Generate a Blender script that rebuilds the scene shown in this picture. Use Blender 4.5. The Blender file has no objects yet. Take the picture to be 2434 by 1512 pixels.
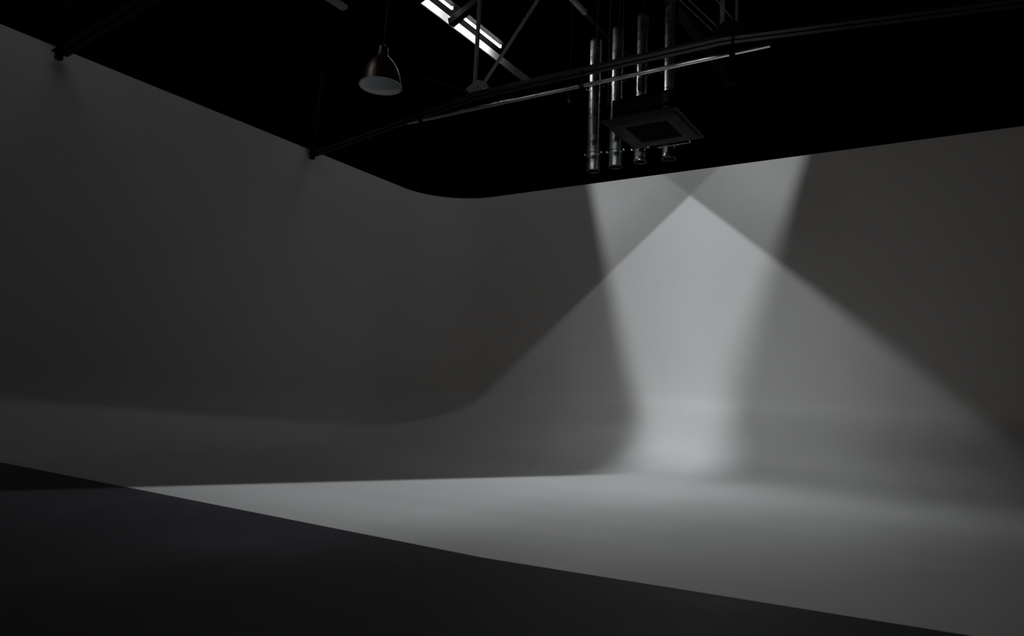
import bpy, bmesh, math
from mathutils import Vector, Matrix
sc = bpy.context.scene
COL = sc.collection

# ------------------------------------------------------------------ camera
CX, CY = 1217.0, 756.0
V1, V2 = (-1520.0, 828.0), (2300.0, 990.0)          # vanishing points of -X and +Y
F = math.sqrt(-((V1[0]-CX)*(V2[0]-CX)+(V1[1]-CY)*(V2[1]-CY)))
def cdir(p): return Vector((p[0]-CX, -(p[1]-CY), -F)).normalized()
ax = -cdir(V1); ay = cdir(V2); az = ax.cross(ay).normalized(); ay = az.cross(ax)
ROT = Matrix((ax, ay, az))                            # camera -> world
HC = 0.9
EYE = Vector((0, 0, HC))
cam_d = bpy.data.cameras.new('camera'); cam = bpy.data.objects.new('camera', cam_d)
COL.objects.link(cam); sc.camera = cam
cam.matrix_world = Matrix.Translation(EYE) @ ROT.to_4x4()
cam_d.sensor_width = 36; cam_d.lens = F/2434*36
cam_d.clip_end = 200
cam_d.dof.use_dof = True; cam_d.dof.focus_distance = 12.0; cam_d.dof.aperture_fstop = 3.2
def ray(x, y): return ROT @ (Vector((x-CX, -(y-CY), -F))/F)
def onX(x, y, X): r = ray(x, y); return EYE + r*(X/r.x)
def onY(x, y, Y): r = ray(x, y); return EYE + r*(Y/r.y)
def onZ(x, y, Z): r = ray(x, y); return EYE + r*((Z-HC)/r.z)

# room measures
XL, YB, H = -9.612, 12.184, 5.04      # cyclorama wall planes and wall height
RC, RB = 1.30, 0.90                   # vertical corner radius, floor cove radius
XR = 1.35                             # right end of the back wall
YN = -3.0                             # near end of the left wall
TH = 0.12
ROOF = 8.6

# ------------------------------------------------------------------ materials
def mat(name, base, rough=0.6, metal=0.0, spec=0.5, noise=0.0, nscale=6.0, bump=0.0, bscale=60.0, nstretch=(1,1,1), emit=None, estr=0):
    m = bpy.data.materials.new(name); m.use_nodes = True
    nt = m.node_tree; b = nt.nodes['Principled BSDF']
    b.inputs['Base Color'].default_value = (*base, 1)
    b.inputs['Roughness'].default_value = rough
    b.inputs['Metallic'].default_value = metal
    b.inputs['Specular IOR Level'].default_value = spec
    tc = nt.nodes.new('ShaderNodeTexCoord'); mp = nt.nodes.new('ShaderNodeMapping')
    mp.inputs['Scale'].default_value = nstretch
    nt.links.new(tc.outputs['Object'], mp.inputs['Vector'])
    if noise:
        n = nt.nodes.new('ShaderNodeTexNoise'); n.inputs['Scale'].default_value = nscale; n.inputs['Detail'].default_value = 6
        nt.links.new(mp.outputs['Vector'], n.inputs['Vector'])
        r = nt.nodes.new('ShaderNodeMapRange')
        r.inputs['From Min'].default_value = 0.3; r.inputs['From Max'].default_value = 0.7
        r.inputs['To Min'].default_value = 1-noise; r.inputs['To Max'].default_value = 1+noise*0.4
        nt.links.new(n.outputs['Fac'], r.inputs['Value'])
        mx = nt.nodes.new('ShaderNodeVectorMath'); mx.operation = 'SCALE'
        mx.inputs[0].default_value = base
        nt.links.new(r.outputs['Result'], mx.inputs['Scale'])
        nt.links.new(mx.outputs['Vector'], b.inputs['Base Color'])
        r2 = nt.nodes.new('ShaderNodeMapRange'); r2.inputs['From Min'].default_value = 0.3; r2.inputs['From Max'].default_value = 0.7
        r2.inputs['To Min'].default_value = max(0, rough-0.08); r2.inputs['To Max'].default_value = min(1, rough+0.08)
        nt.links.new(n.outputs['Fac'], r2.inputs['Value']); nt.links.new(r2.outputs['Result'], b.inputs['Roughness'])
    if bump:
        n2 = nt.nodes.new('ShaderNodeTexNoise'); n2.inputs['Scale'].default_value = bscale; n2.inputs['Detail'].default_value = 3
        nt.links.new(mp.outputs['Vector'], n2.inputs['Vector'])
        bp = nt.nodes.new('ShaderNodeBump'); bp.inputs['Strength'].default_value = bump; bp.inputs['Distance'].default_value = 0.01
        nt.links.new(n2.outputs['Fac'], bp.inputs['Height']); nt.links.new(bp.outputs['Normal'], b.inputs['Normal'])
    if emit:
        b.inputs['Emission Color'].default_value = (*emit, 1); b.inputs['Emission Strength'].default_value = estr
    return m
M = {}
M['cyc']   = mat('white_matt_paint', (0.50, 0.495, 0.485), 0.7, spec=0.12, noise=0.035, nscale=0.9)
M['cycfloor'] = mat('white_floor_paint', (0.495, 0.498, 0.508), 0.5, spec=0.22, noise=0.07, nscale=1.3, nstretch=(1, 0.35, 1))
M['dark_floor'] = mat('charcoal_floor', (0.046, 0.045, 0.050), 0.6, spec=0.15, noise=0.25, nscale=1.2)
M['black'] = mat('black_wall', (0.0025, 0.0025, 0.0025), 0.9, spec=0.0, noise=0.2, nscale=2)
M['roof']  = mat('black_roof', (0.002, 0.002, 0.002), 0.95, spec=0.0, noise=0.2, nscale=2)
M['steel'] = mat('shaded_steel', (0.007, 0.007, 0.007), 0.42, spec=0.12, noise=0.4, nscale=9, bump=0.15)  # truss steel with roof shade put into its colour; conduits share it
M['webs'] = mat('lit_truss_steel', (0.22, 0.22, 0.22), 0.45, spec=0.4, noise=0.3, nscale=9)  # lighter copy of the truss steel, tube light put into the colour
M['blacksteel'] = mat('black_steel', (0.004, 0.004, 0.004), 0.7, spec=0.05, noise=0.3, nscale=9)
M['pipe']  = mat('worn_steel_pipe', (0.62, 0.60, 0.57), 0.20, 0.95, noise=0.3, nscale=14, nstretch=(0.25, 2, 2), bump=0.02)
M['galv']  = mat('galvanised_duct', (0.60, 0.63, 0.64), 0.30, 1.0, noise=0.04, nscale=4, bump=0.006, bscale=5)
M['seam']  = mat('duct_seam', (0.03, 0.03, 0.03), 0.7, 0.0, spec=0.1, noise=0.2)
M['flange']= mat('dark_flange', (0.03, 0.03, 0.03), 0.6, 0.3, noise=0.2)
M['bolt']  = mat('zinc_bolt', (0.75, 0.75, 0.74), 0.25, 1.0, noise=0.2, nscale=40)
M['ac']    = mat('black_ac_plastic', (0.0055, 0.0057, 0.006), 0.6, spec=0.08, noise=0.15)
M['acdark']= mat('ac_grille_dark', (0.0015, 0.0015, 0.0015), 0.8, spec=0.03, noise=0.2)
M['acgrey']= mat('ac_casing_grey', (0.004, 0.0042, 0.0044), 0.6, spec=0.06, noise=0.2)
M['shade_out'] = mat('brown_lamp_metal', (0.13, 0.10, 0.08), 0.38, 0.9, noise=0.25, nscale=12)
M['shade_in']  = mat('white_lamp_enamel', (0.62, 0.64, 0.65), 0.5, noise=0.05)
M['cord']  = mat('grey_cord', (0.06, 0.06, 0.06), 0.6, noise=0.2)
M['batten']= mat('white_batten', (0.72, 0.72, 0.70), 0.5, spec=0.3, noise=0.1)
M['beam']  = mat('dull_grey_beam', (0.09, 0.09, 0.085), 0.7, spec=0.15, noise=0.3, nscale=5)
M['tube']  = mat('lit_tube', (0.9, 0.9, 0.9), 0.4, noise=0.02, emit=(0.93, 0.94, 1.0), estr=26.0)
M['tube2'] = mat('added_tube_near', (0.9, 0.9, 0.9), 0.4, noise=0.02, emit=(0.93, 0.94, 1.0), estr=27.0)  # for the added strip light out of view
M['cap']   = mat('tube_cap', (0.7, 0.7, 0.7), 0.4, 0.3, noise=0.1)

# ------------------------------------------------------------------ mesh helpers
def obj(name, bm, m, parent=None, smooth=False):
    me = bpy.data.meshes.new(name)
    bmesh.ops.recalc_face_normals(bm, faces=bm.faces)
    bm.to_mesh(me); bm.free()
    me.materials.append(m)
    if smooth:
        for p in me.polygons: p.use_smooth = True
        me.update()
        try: me.set_sharp_from_angle(angle=math.radians(40))
        except Exception: pass
    o = bpy.data.objects.new(name, me); COL.objects.link(o)
    if parent is not None:
        o.parent = parent
        o.matrix_parent_inverse = Matrix.Translation(parent.location).inverted()
    return o
def thing(name, label, cat, loc, group=None):
    o = bpy.data.objects.new(name, None); COL.objects.link(o); o.empty_display_size = 0.1
    o.location = loc; o['label'] = label; o['category'] = cat
    if group: o['group'] = group
    return o
def struct(o, label=None, cat=None):
    o['kind'] = 'structure'
    if label: o['label'] = label
    if cat: o['category'] = cat
    return o
def box(bm, a, b):
    x0, y0, z0 = a; x1, y1, z1 = b
    vs = [bm.verts.new((x, y, z)) for x in (x0, x1) for y in (y0, y1) for z in (z0, z1)]
    for f in ((0,1,3,2),(4,6,7,5),(0,4,5,1),(2,3,7,6),(0,2,6,4),(1,5,7,3)): bm.faces.new([vs[i] for i in f])
def frame_of(d, up=Vector((0, 0, 1))):
    d = d.normalized()
    if abs(d.dot(up)) > 0.99: up = Vector((0, 1, 0))
    s = d.cross(up).normalized(); u = s.cross(d).normalized()
    return s, u
def bar(bm, p, q, w, h, up=Vector((0, 0, 1))):
    p = Vector(p); q = Vector(q); s, u = frame_of(q-p, up)
    vs = []
    for c in (p, q):
        for a, b in ((-1,-1),(1,-1),(1,1),(-1,1)): vs.append(bm.verts.new(c + s*a*w/2 + u*b*h/2))
    bm.faces.new(vs[0:4][::-1]); bm.faces.new(vs[4:8])
    for i in range(4): j = (i+1) % 4; bm.faces.new((vs[i], vs[j], vs[4+j], vs[4+i]))
def angle(bm, p, q, w, t, up=Vector((0, 0, 1)), flip=1):
    """L-section from p to q"""
    p = Vector(p); q = Vector(q); s, u = frame_of(q-p, up); s = s*flip
    prof = [(0,0),(w,0),(w,t),(t,t),(t,w),(0,w)]
    r = [[bm.verts.new(c + s*a + u*b) for a, b in prof] for c in (p, q)]
    bm.faces.new(r[0][::-1]); bm.faces.new(r[1])
    for i in range(6): j = (i+1) % 6; bm.faces.new((r[0][i], r[0][j], r[1][j], r[1][i]))
def tube(bm, pts, r, seg=16, cap=True):
    pts = [Vector(p) for p in pts]; rings = []
    for i, p in enumerate(pts):
        d = (pts[min(i+1, len(pts)-1)] - pts[max(i-1, 0)])
        s, u = frame_of(d)
        rr = r[i] if isinstance(r, (list, tuple)) else r
        rings.append([bm.verts.new(p + s*math.cos(2*math.pi*k/seg)*rr + u*math.sin(2*math.pi*k/seg)*rr) for k in range(seg)])
    for a, b in zip(rings, rings[1:]):
        for k in range(seg): j = (k+1) % seg; bm.faces.new((a[k], a[j], b[j], b[k]))
    if cap: bm.faces.new(rings[0][::-1]); bm.faces.new(rings[-1])
def lathe(bm, c, prof, seg=48):
    c = Vector(c); rings = []
    for r, z in prof:
        if r < 1e-5: rings.append([bm.verts.new(c + Vector((0, 0, z)))])
        else: rings.append([bm.verts.new(c + Vector((r*math.cos(2*math.pi*k/seg), r*math.sin(2*math.pi*k/seg), z))) for k in range(seg)])
    for a, b in zip(rings, rings[1:]):
        for k in range(seg):
            j = (k+1) % seg
            if len(a) == 1 and len(b) > 1: bm.faces.new((a[0], b[k], b[j]))
            elif len(b) == 1 and len(a) > 1: bm.faces.new((a[k], b[0], a[j]))
            elif len(a) > 1: bm.faces.new((a[k], b[k], b[j], a[j]))
def helix_bead(bm, c, r, z0, z1, pitch, w, seg=40):
    """spiral lock seam standing 2 mm proud of a duct"""
    n = int((z1-z0)/pitch*seg); prev = None
    for i in range(n+1):
        a = 2*math.pi*i/seg; z = z0 + pitch*i/seg
        ring = [bm.verts.new((c[0]+rr*math.cos(a), c[1]+rr*math.sin(a), z+dz)) for rr, dz in ((r-0.001,-w/2),(r+0.003,-w/2),(r+0.003,w/2),(r-0.001,w/2))]
        if prev:
            for k in range(4): j = (k+1) % 4; bm.faces.new((prev[k], prev[j], ring[j], ring[k]))
        prev = ring

# ------------------------------------------------------------------ cyclorama
BDL, BDB, BH = 1.1, 3.3, 0.95           # reach of the floor sweep off the left and back wall, and its height
NC, NB = 40, 40
def contour(u):
    """plan line of the wall inset by fraction u of the sweep"""
    xl = XL + BDL*u; yb = YB - BDB*u; out = []
    for k in range(9): out.append(Vector((xl, YN + (yb-RC-YN)*k/8, 0)))
    for k in range(1, NC):
        a = math.pi - (math.pi/2)*k/NC
        out.append(Vector((xl+RC + RC*math.cos(a), yb-RC + RC*math.sin(a), 0)))
    for k in range(9): out.append(Vector((xl+RC + (XR-xl-RC)*k/8, yb, 0)))
    return out
rows = [(0, H), (0, 3.4), (0, 2.0), (0, BH)]
for k in range(1, NB+1):
    a = (math.pi/2)*k/NB; rows.append((1-math.cos(a), BH*(1-math.sin(a))))
grid = []
for u, z in rows: grid.append([p + Vector((0, 0, z)) for p in contour(u)])
ncol = len(grid[0]); mid = 8 + NC//2
def gnorm(i, j):
    a = grid[min(i+1, len(grid)-1)][j]-grid[max(i-1, 0)][j]
    if i <= 3: a = Vector((0, 0, -1))
    if i == len(grid)-1: return Vector((0, 0, 1))
    b = grid[i][min(j+1, ncol-1)]-grid[i][max(j-1, 0)]
    if 8 < j < 8+NC: pass
    n = b.cross(a).normalized()
    c = Vector((-2, 2, 2)) - grid[i][j]
    return n if n.dot(c) > 0 else -n
def cyc_wall(name, lo, hi, m):
    vs = []; ns = []; fs = []; nr = len(grid)
    for j in range(lo, hi+1):
        for i in range(nr): vs.append(grid[i][j]); ns.append(gnorm(i, j))
        base = grid[0][j]; out = -gnorm(0, j); out.z = 0; out.normalize()
        for off, z in ((0, H), (TH, H), (TH, 0)):
            vs.append(Vector((base.x, base.y, z)) + out*off); ns.append(Vector((0, 0, 1)) if z == H else out)
    st = nr+3
    for j in range(hi-lo):
        for i in range(nr-1): fs.append((j*st+i, j*st+i+1, (j+1)*st+i+1, (j+1)*st+i))
        for i in (nr, nr+1): fs.append((j*st+i, (j+1)*st+i, (j+1)*st+i+1, j*st+i+1))
    me = bpy.data.meshes.new(name); me.from_pydata(vs, [], fs); me.materials.append(m)
    bm = bmesh.new(); bm.from_mesh(me); bm.faces.ensure_lookup_table()
    for f in bm.faces:
        avg = sum((ns[v.index] for v in f.verts), Vector())
        if f.normal.dot(avg) < 0: f.normal_flip()
    bm.to_mesh(me); bm.free()
    for p in me.polygons: p.use_smooth = True
    me.normals_split_custom_set_from_vertices([tuple(n) for n in ns])
    o = bpy.data.objects.new(name, me); COL.objects.link(o); return o
struct(cyc_wall('wall_left', 0, mid, M['cyc']), 'white cyclorama wall on the left, curving into the floor and the corner', 'wall')
struct(cyc_wall('wall_back', mid, ncol-1, M['cyc']), 'white cyclorama wall at the back, lit by the crossing beams of light', 'wall')
# white floor inside the sweep, its front edge along the painted line
e0 = onZ(0, 1098.5, 0); e1 = onZ(1150, 1326, 0); e2 = onZ(2300, 1510, 0)
ds = (e1-e0)/(e1.x-e0.x); pl = e0 + ds*((XL+BDL) - e0.x)
dr = (e2-e1)/(e2.x-e1.x); pr = e1 + dr*(XR - e1.x)
bm = bmesh.new()
ring = [p for p in grid[-1] if p.y > pl.y+.05]
ring = [Vector((XL+BDL, pl.y, 0))] + ring + [Vector((XR, pr.y, 0)), Vector((e1.x, e1.y, 0))]
fv = [bm.verts.new((p.x, p.y, 0)) for p in ring]
f = bm.faces.new(fv); bmesh.ops.triangulate(bm, faces=[f], ngon_method='EAR_CLIP')
struct(obj('floor_stage', bm, M['cyc']), 'white painted studio floor running up into the curved walls', 'floor')
bm = bmesh.new()
v = [bm.verts.new(p) for p in ((XL-1.0, -7, -0.001), (3.2, -7, -0.001), (3.2, 17, -0.001), (XL-1.0, 17, -0.001))]
bm.faces.new(v)
struct(obj('floor', bm, M['dark_floor']), 'dark charcoal floor in front of the white stage floor', 'floor')
# building shell
def slab(name, a, b, m, **k):
    bm = bmesh.new(); box(bm, a, b); return struct(obj(name, bm, m), **k)
slab('ceiling', (XL-1.2, -7.2, ROOF), (3.4, 17.2, ROOF+0.2), M['roof'])
slab('wall_far', (XL-1.2, 17, -0.1), (3.4, 17.2, ROOF), M['black'])
slab('wall_front', (XL-1.2, -7.2, -0.1), (3.4, -7, ROOF), M['black'])
slab('wall_right', (3.2, -7, -0.1), (3.4, 17, ROOF), M['black'])
slab('wall_outer_left', (XL-1.2, -7, -0.1), (XL-1.0, 17, ROOF), M['black'])

# ------------------------------------------------------------------ roof trusses
YT = 8.40
def make_truss(dy, label):
    t = thing('roof_truss', label, 'truss', (-4.3, YT+dy, 5.33), 'steel roof trusses across the studio')
    D = Vector((0, dy, 0))
    nL = Vector((-6.14, YT, 5.33))+D; nR = Vector((-2.42, YT, 5.33))+D
    wl = Vector((XL+0.05, YT, 4.94))+D; wr = Vector((1.25, YT, 4.95))+D
    tops = lambda x: 6.4 + (ROOF-0.35-6.4)*(1-abs(x+4.3)/5.6)
    for nm, a, b in (('bottom_chord', nL, nR), ('bottom_chord', wl, nL), ('bottom_chord', nR, wr)):
        bm = bmesh.new()
        angle(bm, a+Vector((0, 0.02, 0)), b+Vector((0, 0.02, 0)), 0.075, 0.010, flip=-1)
        angle(bm, a-Vector((0, 0.02, 0)), b-Vector((0, 0.02, 0)), 0.075, 0.010, flip=1)
        obj(nm, bm, M['steel'], t)
    # top chord
    tl = Vector((XL+0.1, YT, tops(XL)))+D; tm = Vector((-4.3, YT, tops(-4.3)))+D; tr = Vector((1.2, YT, tops(1.2)))+D
    for a, b in ((tl, tm), (tm, tr)):
        bm = bmesh.new(); bar(bm, a, b, 0.12, 0.10); obj('top_chord', bm, M['blacksteel'], t)
    # end posts hooked over the wall top
    bm = bmesh.new(); bar(bm, wl+Vector((-0.0, 0, -0.07)), tl, 0.07, 0.07, Vector((0, 1, 0))); obj('end_post', bm, M['blacksteel'], t)
    bm = bmesh.new(); bar(bm, wr, tr, 0.10, 0.10, Vector((0, 1, 0))); obj('end_post', bm, M['blacksteel'], t)
    # vertical posts: single angles above both nodes
    pl_ = onY(1139, 50, YT)
    a = Vector((nL.x, YT, 5.40))+D; b = Vector((nL.x + 0.02, YT, tops(nL.x)))+D
    bm = bmesh.new(); angle(bm, a, b, 0.046, 0.008, Vector((0, 1, 0)), 1); obj('web_post', bm, M['webs'], t)
    for dx, dyy in ((0.0, 0.0), (0.135, 0.10)):
        a = Vector((nR.x+dx, YT+dyy, 5.40+dyy))+D; b = Vector((nR.x+dx+0.01, YT+dyy, tops(nR.x)))+D
        bm = bmesh.new(); angle(bm, a, b, 0.055 if dx == 0 else 0.03, 0.008, Vector((0, 1, 0)), 1); obj('web_post', bm, M['webs'], t)
    # diagonals
    a = Vector((nL.x+0.10, YT, 5.42))+D; b = Vector((-4.95, YT, tops(-4.95)))+D
    q = onY(1222, 87, YT); p0 = onY(1141, 212, YT)
    dq = (q-p0).normalized(); tt = (tops(-4.9)-p0.z)/dq.z
    bm = bmesh.new(); angle(bm, p0+D, p0+D+dq*tt, 0.034, 0.007, Vector((0, 1, 0)), 1); obj('web_diagonal', bm, M['webs'], t)
    a0 = onY(1098, 211, YT)+D; b0 = Vector((nL.x-0.03, YT, 5.41))+D
    d2 = (a0-b0).normalized()
    bm = bmesh.new(); angle(bm, b0, b0+d2*2.6, 0.045, 0.007, Vector((0, 1, 0)), 1); obj('web_diagonal', bm, M['steel'], t)  # shaded copy of the web steel
    for (xa, ya, xb, yb) in ((1616, 0, 1703, 82), (1637, 0, 1706, 65), (1703, 0, 1742, 46)):
        A = onY(xa, ya, YT+0.03)+D; B = onY(xb, yb, YT+0.03)+D
        d3 = (A-B).normalized(); s = (min(tops(A.x), ROOF-0.4)-B.z)/max(d3.z, .05)
        bm = bmesh.new(); bar(bm, B, B+d3*min(s, 3.2), 0.012, 0.012); obj('web_rod', bm, M['webs'], t)
    # gusset plates
    for c, s in ((nL, 1), (nR, 1)):
        bm = bmesh.new()
        pts = [(-0.02, 0.02), (0.30, 0.02), (0.20, 0.20), (0.06, 0.26), (-0.02, 0.24), (-0.17, 0.16)]
        fr = [bm.verts.new((c.x+x, c.y-0.006, c.z+z)) for x, z in pts]; bk = [bm.verts.new((c.x+x, c.y+0.006, c.z+z)) for x, z in pts]
        bm.faces.new(fr); bm.faces.new(bk[::-1])
        for i in range(6): j = (i+1) % 6; bm.faces.new((fr[i], fr[j], bk[j], bk[i]))
        g = obj('gusset_plate', bm, M['webs'] if c is nL else M['steel'], t)  # left plate in the lit steel colour, right plate in the shaded one
        for bx, bz in ((0.05, 0.07), (0.12, 0.07), (0.06, 0.15), (0.19, 0.09)):
            bm = bmesh.new(); tube(bm, [(c.x+bx, c.y-0.022, c.z+bz), (c.x+bx, c.y-0.006, c.z+bz)], 0.012, 6)
            o = obj('bolt', bm, M['bolt'] if bx == .19 else M['steel'], g)
            o.matrix_parent_inverse = Matrix.Identity(4)
    return t
make_truss(0.0, 'dark steel roof truss above the long bare pipe, ending over the left wall')
make_truss(-4.17, 'nearer dark steel roof truss whose end hangs over the wall top at the upper left')

# bare pipe slung under the truss
p0 = onY(970, 293, YT); p1 = onY(1831, 107, YT)
zc = 5.15
t = thing('lighting_pipe', 'long bare steel pipe slung level under the roof truss', 'pipe', (p0.x, YT, zc))
bm = bmesh.new(); tube(bm, [(p0.x+(p1.x-p0.x)*i/24, YT, zc) for i in range(25)], 0.027, 24)
obj('pipe_tube', bm, M['pipe'], t, True)
for px in (1001, 1741, 1383):
    c = onY(px, 293-.216*(px-970), YT).x
    bm = bmesh.new(); tube(bm, [(c-0.035, YT, zc), (c+0.035, YT, zc)], 0.033, 20)
    bar(bm, (c, YT, zc+0.02), (c, YT, 5.33), 0.03, 0.012)
    k = obj('pipe_clamp', bm, M['blacksteel'], t)

# ------------------------------------------------------------------ batten lights and purlins
ZF = 8.0
def line_x(x, y, z=ZF): return onZ(x, y, z).x
# white-sided purlin lit by its tubes
t = thing('strip_light', 'lit double strip light with bright tubes and white side reflector, high in the roof', 'light', (-8.2, 9.6, 8.1), 'strip lights under the roof')
xr = -8.30
bm = bmesh.new(); zb, zt = 7.99, 8.16
box(bm, (xr-0.03, 8.0, zb), (xr, 13.6, zt)); obj('side_reflector', bm, M['batten'], t)
bm = bmesh.new(); box(bm, (xr, 8.0, zt), (xr+0.36, 12.0, zt+0.05)); obj('fixture_tray', bm, M['blacksteel'], t)
def tube_at(z, a, b, xx):
    A = onZ(*a, z); B = onZ(*b, z); return A, B
for (ya, yb) in ((8.9, 10.16), (10.36, 11.83)):
    X = -8.03; z = 8.10
    bm = bmesh.new(); tube(bm, [(X, ya+.03, z), (X, yb-.03, z)], 0.024, 16); k = obj('light_tube', bm, M['tube'], t, True)
    for y0, y1 in ((ya, ya+.03), (yb-.03, yb+.03)):
        bm = bmesh.new(); tube(bm, [(X, y0, z), (X, y1, z)], 0.018, 16); obj('tube_cap', bm, M['cap'], t)
        bm = bmesh.new(); box(bm, (X-.015, (y0+y1)/2-.012, z), (X+.015, (y0+y1)/2+.012, zt)); obj('lamp_holder', bm, M['cap'], t)
t2 = thing('strip_light', 'added unseen strip light nearer the camera in the same row, for the duct highlights', 'light', (-8.2, 1, 8.1), 'strip lights under the roof')  # unseen, added so its tube glints on the ducts
bm = bmesh.new(); box(bm, (xr-0.03, 1.8, zb), (xr, 6.6, zt)); obj('side_reflector', bm, M['batten'], t2)
bm = bmesh.new(); box(bm, (xr, 1.8, zt), (xr+0.36, 6.6, zt+0.05)); obj('fixture_tray', bm, M['blacksteel'], t2)
for (ya, yb) in ((2.0, 5.0),):
    bm = bmesh.new(); tube(bm, [(-8.03, ya, 8.10), (-8.03, yb, 8.10)], 0.024, 16); obj('light_tube', bm, M['tube2'], t2, True)
# dark brace crossing under the strip light
def zx(x, y, z): return onZ(x, y, z)
A = onZ(1073, 54, 7.90); B = onZ(1215, -62, 8.35)
t = thing('roof_brace', 'black square brace crossing in front of the lit strip light', 'brace', A)
bm = bmesh.new(); bar(bm, A, B, 0.13, 0.13); obj('brace_bar', bm, M['blacksteel'], t)
bm = bmesh.new(); s = (B-A).normalized(); bar(bm, A-s*0.012, A, 0.145, 0.145); obj('end_plate', bm, M['blacksteel'], t)

def purlin(label, X, z, y0, y1, w, h, m, batten=None, grp='roof beams running to the back'):
    t = thing('roof_beam', label, 'beam', (X, y0, z), grp)
    bm = bmesh.new(); angle(bm, (X, y0, z), (X, y1, z), w, 0.008, flip=1)
    angle(bm, (X+w*2.4, y0, z), (X+w*2.4, y1, z), w, 0.008, flip=-1)
    for i in range(int((y1-y0)/0.4)+1):
        y = y0 + .2 + i*.4
        if y < y1: box(bm, (X+.01, y, z+.002), (X+w*2.4-.01, y+.03, z+.008))
    obj('beam_rails', bm, m, t); return t
def batten_off(label, x0, x1, y0, y1, z):
    t = thing('strip_light', label, 'light', ((x0+x1)/2, y0, z), 'strip lights under the roof')
    bm = bmesh.new(); box(bm, (x0, y0, z), (x1, y1, z+.07)); bmesh.ops.bevel(bm, geom=bm.edges[:], offset=.008, segments=1)
    obj('batten_body', bm, M['batten'], t)
    bm = bmesh.new(); box(bm, (x0+.01, y1-.02, z-.006), (x1-.01, y1+.004, z+.075)); obj('end_cap', bm, M['cap'], t)
    for yy in (y1-.5, y1-1.5):
        bm = bmesh.new(); tube(bm, [((x0+x1)/2, yy, z+.06), ((x0+x1)/2, yy, ROOF)], .005, 6); obj('suspension_rod', bm, M['cord'], t)
    return t
b0 = onZ(1352, 0, ZF); b1 = onZ(1386, 36, ZF); b2 = onZ(1396, 34, ZF); b3 = onZ(1368, 0, ZF)
batten_off('unlit grey strip light ahead of the twin rail beam above the ducts', b0.x, b2.x, 8.0, (b1.y+b2.y)/2, ZF)
purlin('thin twin-railed roof beam between the lit strip light and the hanging ducts', b0.x+.01, ZF, b1.y, 15.0, 0.03, 0.05, M['beam'])
c0 = onZ(770, 0, ZF); c1 = onZ(814, 25, ZF); c2 = onZ(817, 20, ZF); c3 = onZ(783, 0, ZF)
batten_off('unlit grey strip light at the top edge, left of the lamp', c1.x-.02, c1.x+.13, 6.5, c1.y, ZF)
# solid grey beam on the right
t = thing('roof_beam', 'solid grey roof beam running down behind the pipe above the air conditioner', 'beam', (-4.3, 9, ZF), 'roof beams running to the back')
d0 = onZ(1578, 0, ZF); d1 = onZ(1606, 0, ZF)
bm = bmesh.new(); box(bm, (d0.x, 8.8, ZF), (d1.x, 15.6, ZF+.16)); obj('beam_body', bm, M['beam'], t)
bm = bmesh.new(); box(bm, (d0.x-.05, 15.4, ZF-.05), (d1.x+.05, 15.6, ZF)); obj('end_bracket', bm, M['beam'], t)

# ------------------------------------------------------------------ pendant lamps
def pendant(label, c, r, ztop):
    h = r*1.75
    t = thing('pendant_lamp', label, 'lamp', c, 'bell pendant lamps')
    c = Vector(c)
    out = [(r*1.0, 0), (r*.99, .02*h), (r*.955, .16*h), (r*.90, .30*h), (r*.80, .47*h), (r*.66, .62*h), (r*.50, .74*h), (r*.36, .82*h), (r*.29, .87*h), (r*.27, .90*h), (r*.27, 1.0*h)]
    bm = bmesh.new(); lathe(bm, c, out); obj('lamp_shade', bm, M['shade_out'], t, True)
    inn = [(a-.006, z+(.004 if i else 0)) for i, (a, z) in enumerate(out[:8])] + [(0, .82*h)]
    bm = bmesh.new(); lathe(bm, c, inn); obj('shade_lining', bm, M['shade_in'], t, True)
    bm = bmesh.new()
    lathe(bm, c, [(r*1.0, 0), (r*1.025, -.004), (r*1.025, .008), (r*.995, .012)]); obj('shade_rim', bm, M['shade_in'], t, True)
    bm = bmesh.new(); lathe(bm, c, [(r*.27, 1.0*h), (r*.24, 1.03*h), (r*.24, 1.12*h), (r*.10, 1.18*h), (0.0, 1.18*h)]); obj('lamp_cap', bm, M['shade_out'], t, True)
    bm = bmesh.new(); lathe(bm, c, [(0, .30*h), (r*.20, .33*h), (r*.28, .45*h), (r*.2, .60*h), (r*.12, .7*h), (r*.12, .8*h)], 24); obj('light_bulb', bm, M['shade_in'], t, True)
    bm = bmesh.new(); tube(bm, [c+Vector((0, 0, 1.17*h)), c+Vector((.03, .0, 1.17*h+.5)), (c.x+.02, c.y, ztop)], .006, 8); obj('lamp_cord', bm, M['cord'], t)
    return t
pc = onZ(905, 205, 4.9)
r0 = (onZ(956, 209, 4.9)-onZ(856, 201, 4.9)).length/2
pendant('bell shaped pendant lamp, unlit, hanging over the left of the studio', pc, r0, ROOF)
pc2 = onZ(1857, -40, 4.9)
pendant('pendant lamp whose pale rim just shows at the top edge, right of centre', pc2, r0, ROOF)

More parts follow.
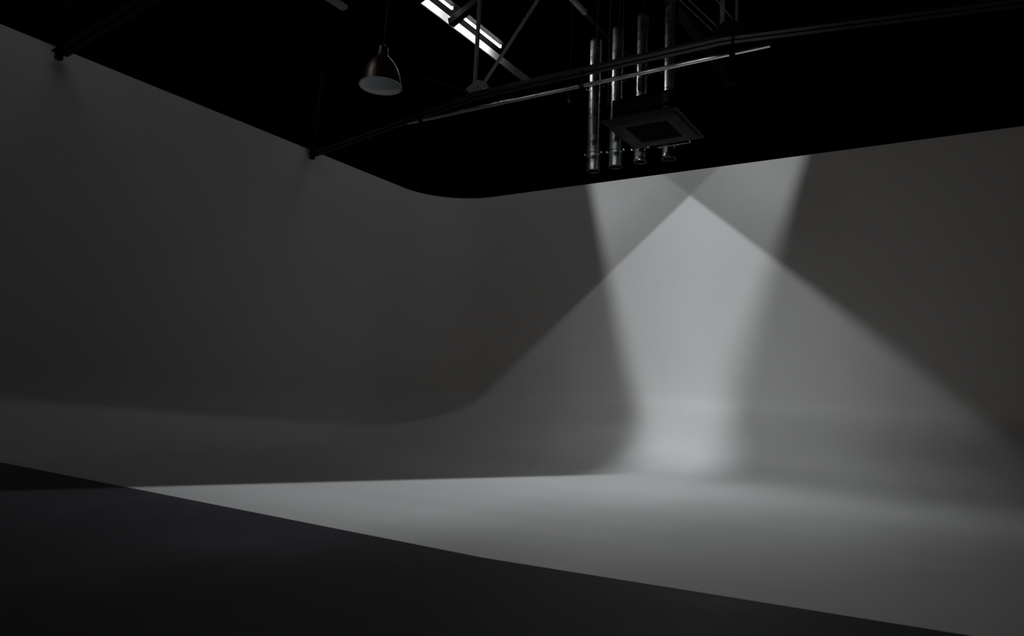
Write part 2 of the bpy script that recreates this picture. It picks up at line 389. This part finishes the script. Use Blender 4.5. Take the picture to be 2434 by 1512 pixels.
# ------------------------------------------------------------------ spiral ducts
YD = YB-0.45
ducts = [(1410, 406, 33, 5.95, 'spiral duct, leftmost of the four and hanging lowest'),
         (1463, 396, 33, 6.05, 'spiral duct, second from the left, half behind the air conditioner'),
         (1522, 384, 31, 6.2, 'short visible spiral duct end, third from the left, below the air conditioner'),
         (1590, 377, 34, 6.6, 'spiral duct, rightmost of the four, its end showing below the air conditioner')]
for i, (px, py, w, ztop, lab) in enumerate(ducts):
    c = onY(px, py, YD); half = (onY(px+w/2, py, YD)-onY(px-w/2, py, YD)).length/2*.88
    zb = c.z; zt = ROOF-.6-.25*(3-i)*.5
    t = thing('spiral_duct', 'galvanised '+lab, 'duct', (c.x, YD, zb), 'vertical spiral ducts')
    if i >= 2:
        prof = [(half*1.10, 0), (half*1.12, .012), (half*1.07, .03), (half*1.0, .11), (half, .3)]
    else: prof = [(half, 0), (half, .3)]
    bm = bmesh.new(); lathe(bm, (c.x, YD, zb), prof+[(half, z*.2+.4) for z in range(int((zt-zb-.4)/.2))]+[(half, zt-zb)]); obj('duct_body', bm, M['galv'], t, True)
    bm = bmesh.new(); helix_bead(bm, (c.x, YD), half, zb+(.12 if i >= 2 else .02), zt, .17, .005); obj('spiral_seam', bm, M['seam'], t)
    bm = bmesh.new(); lathe(bm, (c.x, YD, zb-.012), [(half*(1.1 if i >= 2 else 1.0), .014), (half*(1.08 if i >= 2 else .985), 0.0), (half*.93, 0.0), (half*.93, .05), (0, .05)]); obj('end_cap', bm, M['flange'], t, True)
    bm = bmesh.new(); tube(bm, [(c.x, YD, zt-.02), (c.x, YD, ROOF)], .008, 8); obj('hanger_rod', bm, M['cord'], t)
    bm = bmesh.new(); lathe(bm, (c.x, YD, zt), [(half, -.001), (half*.98, .03), (half*.8, .08), (half*.5, .11), (0, .12)]); obj('duct_top', bm, M['galv'], t, True)
    # clamp ring with bolts
    zk = onY(px, 366 - 6*i, YD).z
    for zz in (zk, onY(px, 212-14*i, YD).z):
        bm = bmesh.new(); lathe(bm, (c.x, YD, zz), [(half-.001, -.008), (half+.004, -.008), (half+.004, .008), (half-.001, .008)])
        for s in (-1, 1): box(bm, (c.x+s*(half+.03)-.03, YD-.006, zz-.012), (c.x+s*(half+.03)+.03, YD+.006, zz+.012))
        k = obj('duct_clamp', bm, M['flange'], t)
        for s in (-1, 1):
            bm = bmesh.new(); tube(bm, [(c.x+s*(half+.045), YD-.035, zz), (c.x+s*(half+.045), YD+.03, zz)], .017, 10)
            b = obj('bolt', bm, M['bolt'], k); b.matrix_parent_inverse = Matrix.Identity(4)

# ------------------------------------------------------------------ ceiling cassette air conditioner
ZA = 5.10
f0 = onZ(1422, 290, ZA); f1 = onZ(1605, 258, ZA); f2 = onZ(1684, 328, ZA); f3 = onZ(1510, 352, ZA)
x0 = (f0.x+f3.x)/2; x1 = (f1.x+f2.x)/2; y0 = (f0.y+f1.y)/2; y1 = (f2.y+f3.y)/2
t = thing('air_conditioner', 'black square cassette air conditioner hanging in front of the duct ends', 'air conditioner', ((x0+x1)/2, (y0+y1)/2, ZA))
bm = bmesh.new(); box(bm, (x0, y0, ZA), (x1, y1, ZA+.012)); obj('flange_plate', bm, M['acgrey'], t)
a = .13
bm = bmesh.new(); box(bm, (x0+a, y0+a, ZA+.01), (x1-a, y1-a, ZA+.36)); obj('casing', bm, M['acdark'], t)
bm = bmesh.new()   # raised square bezel with rounded corners and a central opening
def rrect(cx, cy, hx, hy, r, z, n=6):
    out = []
    for sx, sy, a0 in ((1, 1, 0), (-1, 1, 90), (-1, -1, 180), (1, -1, 270)):
        for k in range(n+1):
            an = math.radians(a0+90*k/n); out.append(bm.verts.new((cx+sx*(hx-r)+r*math.cos(an), cy+sy*(hy-r)+r*math.sin(an), z)))
    return out
mx, my = (x0+x1)/2, (y0+y1)/2; hx, hy = (x1-x0)/2, (y1-y0)/2
loops = [rrect(mx, my, hx*.90, hy*.90, .10, ZA), rrect(mx, my, hx*.90, hy*.90, .10, ZA-.015), rrect(mx, my, hx*.86, hy*.86, .09, ZA-.035), rrect(mx, my, hx*.56, hy*.56, .03, ZA-.035), rrect(mx, my, hx*.54, hy*.54, .03, ZA-.012)]
for A_, B_ in zip(loops, loops[1:]):
    n = len(A_)
    for k in range(n): j = (k+1) % n; bm.faces.new((A_[k], A_[j], B_[j], B_[k]))
obj('bezel', bm, M['ac'], t, True)
bm = bmesh.new(); box(bm, (mx-hx*.55, my-hy*.55, ZA-.014), (mx+hx*.55, my+hy*.55, ZA-.006))
for k in range(9): yy = my-hy*.5+hy*k/8.0; box(bm, (mx-hx*.54, yy-.008, ZA-.022), (mx+hx*.54, yy+.008, ZA-.012))
obj('intake_grille', bm, M['acdark'], t)
bm = bmesh.new(); box(bm, (x1-a-.12, y0+a-.06, ZA+.06), (x1-a-.03, y0+a, ZA+.30)); obj('control_box', bm, M['ac'], t)
for px, py in ((1450, 92), (1603, 60)):
    q = onY(px, py, y0+.25)
    bm = bmesh.new(); tube(bm, [(q.x, y0+.25, ZA+.34), (q.x-.01, y0+.25, 6.6), (q.x, y0+.25, ROOF-.02)], .008, 8); obj('hanger_rod', bm, M['cord'], t)
# drain pipe behind the far edge
q0 = onY(1562, 350, y1+.12); q1 = onY(1642, 338, y1+.12)
bm = bmesh.new(); tube(bm, [(q0.x, y1+.12, (q0.z+q1.z)/2), (q1.x, y1+.12, (q0.z+q1.z)/2)], .010, 10); tube(bm, [(q1.x-.01, y1+.12, (q0.z+q1.z)/2), (q1.x-.01, y1-.02, ZA+.1)], .010, 10)
obj('drain_pipe', bm, M['pipe'], t, True)

# conduits running down behind the back wall
for px, r in ((1655, .010), (1664, .012)):
    q = onY(px, 398, YB+.20); qt = onY(px-1, 130, YB+.20)
    lab = 'thin conduit dropping behind the back wall, %s of the pair' % ('the left' if px == 1655 else 'the right')
    t = thing('wall_conduit', lab, 'conduit', (q.x, YB+.20, 4.2), 'pair of conduits')
    bm = bmesh.new(); tube(bm, [(q.x, YB+.20, 4.2), (q.x, YB+.20, 7.3), (q.x+.02, YB+.20, 7.7), (q.x+.12, YB+.20, 7.9), (q.x+.5, YB+.20, 8.0)], r, 10); obj('conduit_tube', bm, M['steel'], t, True)
    bm = bmesh.new(); box(bm, (q.x-.03, YB+TH, 4.9), (q.x+.03, YB+.215, 4.94)); obj('saddle', bm, M['steel'], t)
# small hanging junction box and its cable
q = onY(1523, 200, 10.0)
t = thing('junction_box', 'small grey junction box on a cable just above the air conditioner', 'box', q)
bm = bmesh.new(); box(bm, (q.x-.035, 9.97, q.z-.10), (q.x+.035, 10.03, q.z+.10)); bmesh.ops.bevel(bm, geom=bm.edges[:], offset=.006, segments=2); obj('box_body', bm, M['beam'], t)
bm = bmesh.new(); box(bm, (q.x-.02, 9.955, q.z+.085), (q.x+.02, 9.975, q.z+.10)); obj('box_latch', bm, M['bolt'], t)
bm = bmesh.new(); tube(bm, [(q.x-.02, 10, q.z+.10), (q.x-.03, 10, q.z+.30), (q.x-.10, 10, q.z+.45), (q.x-.3, 10, q.z+.6), (q.x-.35, 10, ROOF-.05)], .006, 8); obj('box_cable', bm, M['cord'], t)
q = onY(1353, 240, 9.6)
t = thing('wire_sensor', 'tiny brass sensor hanging on a wire below the pipe, left of the ducts', 'sensor', q)
bm = bmesh.new(); lathe(bm, q, [(0, -.03), (.022, -.024), (.03, 0), (.02, .03), (0, .04)], 16); obj('sensor_head', bm, M['shade_out'], t, True)
bm = bmesh.new(); tube(bm, [q+Vector((0, 0, .035)), (q.x, q.y, ROOF)], .004, 6); obj('sensor_wire', bm, M['cord'], t)

# ------------------------------------------------------------------ lights
def spot(name, loc, target, energy, color, size_deg, blend, radius, build):
    L = bpy.data.lights.new(name, 'SPOT'); o = bpy.data.objects.new(name, L); COL.objects.link(o)
    o.location = loc; o.rotation_euler = (Vector(target)-Vector(loc)).to_track_quat('-Z', 'Y').to_euler()
    L.energy = energy; L.color = color; L.spot_size = math.radians(size_deg); L.spot_blend = blend; L.shadow_soft_size = radius
    L.use_nodes = True; nt = L.node_tree; em = nt.nodes['Emission']
    geo = nt.nodes.new('ShaderNodeNewGeometry')
    fac = build(nt, geo.outputs['Incoming'], Vector(loc))
    nt.links.new(fac, em.inputs['Strength'])
    return o
def dotn(nt, vec, n):
    d = nt.nodes.new('ShaderNodeVectorMath'); d.operation = 'DOT_PRODUCT'
    nt.links.new(vec, d.inputs[0]); d.inputs[1].default_value = n; return d.outputs['Value']
def mth(nt, op, a, b=None, c=None):
    m = nt.nodes.new('ShaderNodeMath'); m.operation = op
    for i, x in enumerate((a, b, c)):
        if x is None: continue
        if isinstance(x, (int, float)): m.inputs[i].default_value = x
        else: nt.links.new(x, m.inputs[i])
    return m.outputs[0]
def sstep(nt, v, lo, hi, a=0.0, b=1.0):
    r = nt.nodes.new('ShaderNodeMapRange'); r.interpolation_type = 'SMOOTHSTEP'
    nt.links.new(v, r.inputs['Value'])
    for nm, x in (('From Min', lo), ('From Max', hi), ('To Min', a), ('To Max', b)):
        if isinstance(x, (int, float)): r.inputs[nm].default_value = x
        else: nt.links.new(x, r.inputs[nm])
    return r.outputs['Result']
def half(nt, vec, S, P, Q, inside, w0, w1=None, shift=0.0):
    """shutter blade: plane through the lamp and the line PQ; 1 on the side of 'inside'"""
    n = (P-S).cross(Q-S).normalized()
    if n.dot(inside-S) < 0: n = -n
    v = dotn(nt, vec, n)
    if w1 is None: return sstep(nt, v, -w0+shift, w0+shift)
    # blade out of focus progressively from P (w0) to Q (w1)
    dp = (P-S).normalized(); dq = (Q-S).normalized(); ax_ = (dq-dp); L2 = ax_.length_squared
    tpar = mth(nt, 'DIVIDE', mth(nt, 'SUBTRACT', dotn(nt, vec, ax_), dp.dot(ax_)), L2)
    tpar = sstep(nt, tpar, 0.0, 1.0, w0, w1)
    return sstep(nt, v, mth(nt, 'MULTIPLY', tpar, -1.0), tpar)
wall = lambda x, y: onY(x, y, YB)
flr = lambda x, y: onZ(x, y, 0)
lw = lambda x, y: onX(x, y, XL)
legL = (wall(1640, 465), wall(1150, 940)); legR = (wall(1640, 465), wall(2200, 893))
def mul(nt, *a):
    r = a[0]
    for x in a[1:]: r = mth(nt, 'MULTIPLY', r, x)
    return r
def one_minus(nt, x): return mth(nt, 'SUBTRACT', 1.0, x)

def slopes(nt, vec):
    sp = nt.nodes.new('ShaderNodeSeparateXYZ'); nt.links.new(vec, sp.inputs[0])
    return mth(nt, 'DIVIDE', sp.outputs[0], sp.outputs[1]), mth(nt, 'DIVIDE', sp.outputs[2], sp.outputs[1])
def curve(nt, val, pts):
    """surface brightness put into the lamp beam by hand: piecewise linear factor over a slope"""
    pts = sorted(pts); x0, x1 = pts[0][0], pts[-1][0]; top = max(p[1] for p in pts)
    mr = nt.nodes.new('ShaderNodeMapRange'); nt.links.new(val, mr.inputs['Value'])
    mr.inputs['From Min'].default_value = x0; mr.inputs['From Max'].default_value = x1
    cr = nt.nodes.new('ShaderNodeValToRGB'); cr.color_ramp.interpolation = 'CARDINAL'
    nt.links.new(mr.outputs['Result'], cr.inputs['Fac']); el = cr.color_ramp.elements
    for k, (x, y) in enumerate(pts):
        t_ = (x-x0)/(x1-x0); g = y/top
        if k == 0: e = el[0]; e.position = 0.0
        elif k == len(pts)-1: e = el[len(el)-1]; e.position = 1.0
        else: e = el.new(t_)
        e.color = (g, g, g, 1)
    return mth(nt, 'MULTIPLY', cr.outputs['Color'], top)
def sweep(x, y):
    """point of the back wall or its floor sweep seen at an image position"""
    rr = ray(x, y)
    k = 1.0
    while k < 17:
        p = EYE + rr*k; d = YB-p.y
        if d <= 0: return EYE + rr*(YB/rr.y)
        if d < BDB:
            q = (BDB-d)/BDB
            if p.z <= BH*(1-math.sqrt(max(0, 1-q*q))): return p
        elif p.z <= 0: return p
        k += .002
def gobo_A(nt, vec, S):
    c = wall(1640, 800)
    inL = half(nt, vec, S, wall(1403, 437), wall(1509, 960), c, .011, .024)
    cuL = half(nt, vec, S, sweep(1502, 1010), sweep(1452, 1122), sweep(1640, 1060), .036)
    flL = half(nt, vec, S, flr(1430, 1129), flr(340, 1158), flr(1200, 1300), .010)
    inR = half(nt, vec, S, wall(1914, 366), wall(1728, 960), c, .011, .034)
    cuR = half(nt, vec, S, sweep(1722, 1010), sweep(1690, 1135), sweep(1600, 1060), .034)
    flR = half(nt, vec, S, flr(1690, 1140), flr(2434, 1225), flr(1900, 1400), .040)
    dL = mul(nt, one_minus(nt, mul(nt, inL, cuL)), one_minus(nt, flL))
    dR = mul(nt, one_minus(nt, inR), one_minus(nt, cuR), one_minus(nt, flR))
    m = mul(nt, one_minus(nt, dL), one_minus(nt, dR))
    # soft shadow bands put into the lamp mask just above each leg line
    for leg, amp in ((legL, .30), (legR, .33)):
        n = (leg[0]-S).cross(leg[1]-S).normalized()
        if n.dot(c-S) > 0: n = -n
        v = dotn(nt, vec, n)
        up = sstep(nt, v, -.003, .004); fade = sstep(nt, v, .0, .085, 1.0, 0.0)
        m = mul(nt, m, one_minus(nt, mul(nt, up, fade, amp)))
    az_, el_ = slopes(nt, vec)
    m = mul(nt, m, curve(nt, el_, [(.10, 0), (.045, .80), (-.10, .84), (-.24, .90), (-.278, 1.27), (-.3075, 1.8), (-.344, 2.2), (-.385, 1.8), (-.43, 1.45), (-.50, 1.15),
                                   (-.57, .76), (-.64, .52), (-.70, .41), (-.77, .27), (-.84, .18), (-1.0, .08), (-1.3, .015)]))
    m = mul(nt, m, curve(nt, az_, [(-.6, .9), (0, 1.0), (.10, .9), (.20, .60), (.30, .33), (.40, .19), (.55, .05)]))
    return m
def gobo_B(nt, vec, S):
    c = wall(1640, 900)
    a = half(nt, vec, S, legL[0], legL[1], c, .0018, .006)
    b = half(nt, vec, S, legR[0], legR[1], c, .0018, .010)
    m = mul(nt, a, b)
    az_, el_ = slopes(nt, vec)
    az_ = mth(nt, 'ADD', az_, mth(nt, 'MULTIPLY', mth(nt, 'MINIMUM', mth(nt, 'ADD', el_, .25), 0.0), 1.3))
    m = mul(nt, m, curve(nt, el_, [(.05, 1.2), (-.20, 1.2), (-.212, 1.33), (-.226, 1.56), (-.245, 2.06), (-.267, 2.57), (-.285, 2.85), (-.307, 2.8), (-.344, 2.6), (-.378, 1.8),
                                   (-.4075, 1.25), (-.433, .93), (-.46, .68), (-.483, .52), (-.55, .32), (-.7, .15)]))
    m = mul(nt, m, curve(nt, az_, [(-.25, .06), (-.15, .12), (-.08, .20), (-.03, .32), (.04, .56), (.10, .98), (.18, 1.0), (.23, .9), (.27, .62), (.30, .42), (.34, .20), (.45, .03)]))
    return m
SA = Vector((-4.0, -2.0, 4.5)); SB = Vector((-5.9, -6.0, 4.79))
spot('profile_spot_high', SA, wall(1600, 1040), 3900, (0.91, 0.955, 1.0), 150, 0.15, 0.01, gobo_A)
spot('profile_spot_rear', SB, wall(1850, 1000), 2560, (0.92, 0.96, 1.0), 120, 0.15, 0.01, gobo_B)

# weak warm soft fill added behind the camera to lift the walls
L = bpy.data.lights.new('warm_fill_light', 'SPOT'); o = bpy.data.objects.new('warm_fill_light', L); COL.objects.link(o)
o.location = (0.8, -5.5, 3.2); o.rotation_euler = (Vector((-3.9, YB, 2.0))-o.location).to_track_quat('-Z', 'Y').to_euler()
L.energy = 360; L.color = (1.0, 0.90, 0.80); L.spot_size = math.radians(60); L.spot_blend = 1.0; L.shadow_soft_size = 0.5

w = bpy.data.worlds.new('world'); sc.world = w; w.use_nodes = True
w.node_tree.nodes['Background'].inputs[0].default_value = (0, 0, 0, 1)
w.node_tree.nodes['Background'].inputs[1].default_value = 0
vs = sc.view_settings; vs.view_transform = 'Standard'; vs.look = 'None'; vs.gamma = 1; vs.exposure = 0; vs.use_curve_mapping = False
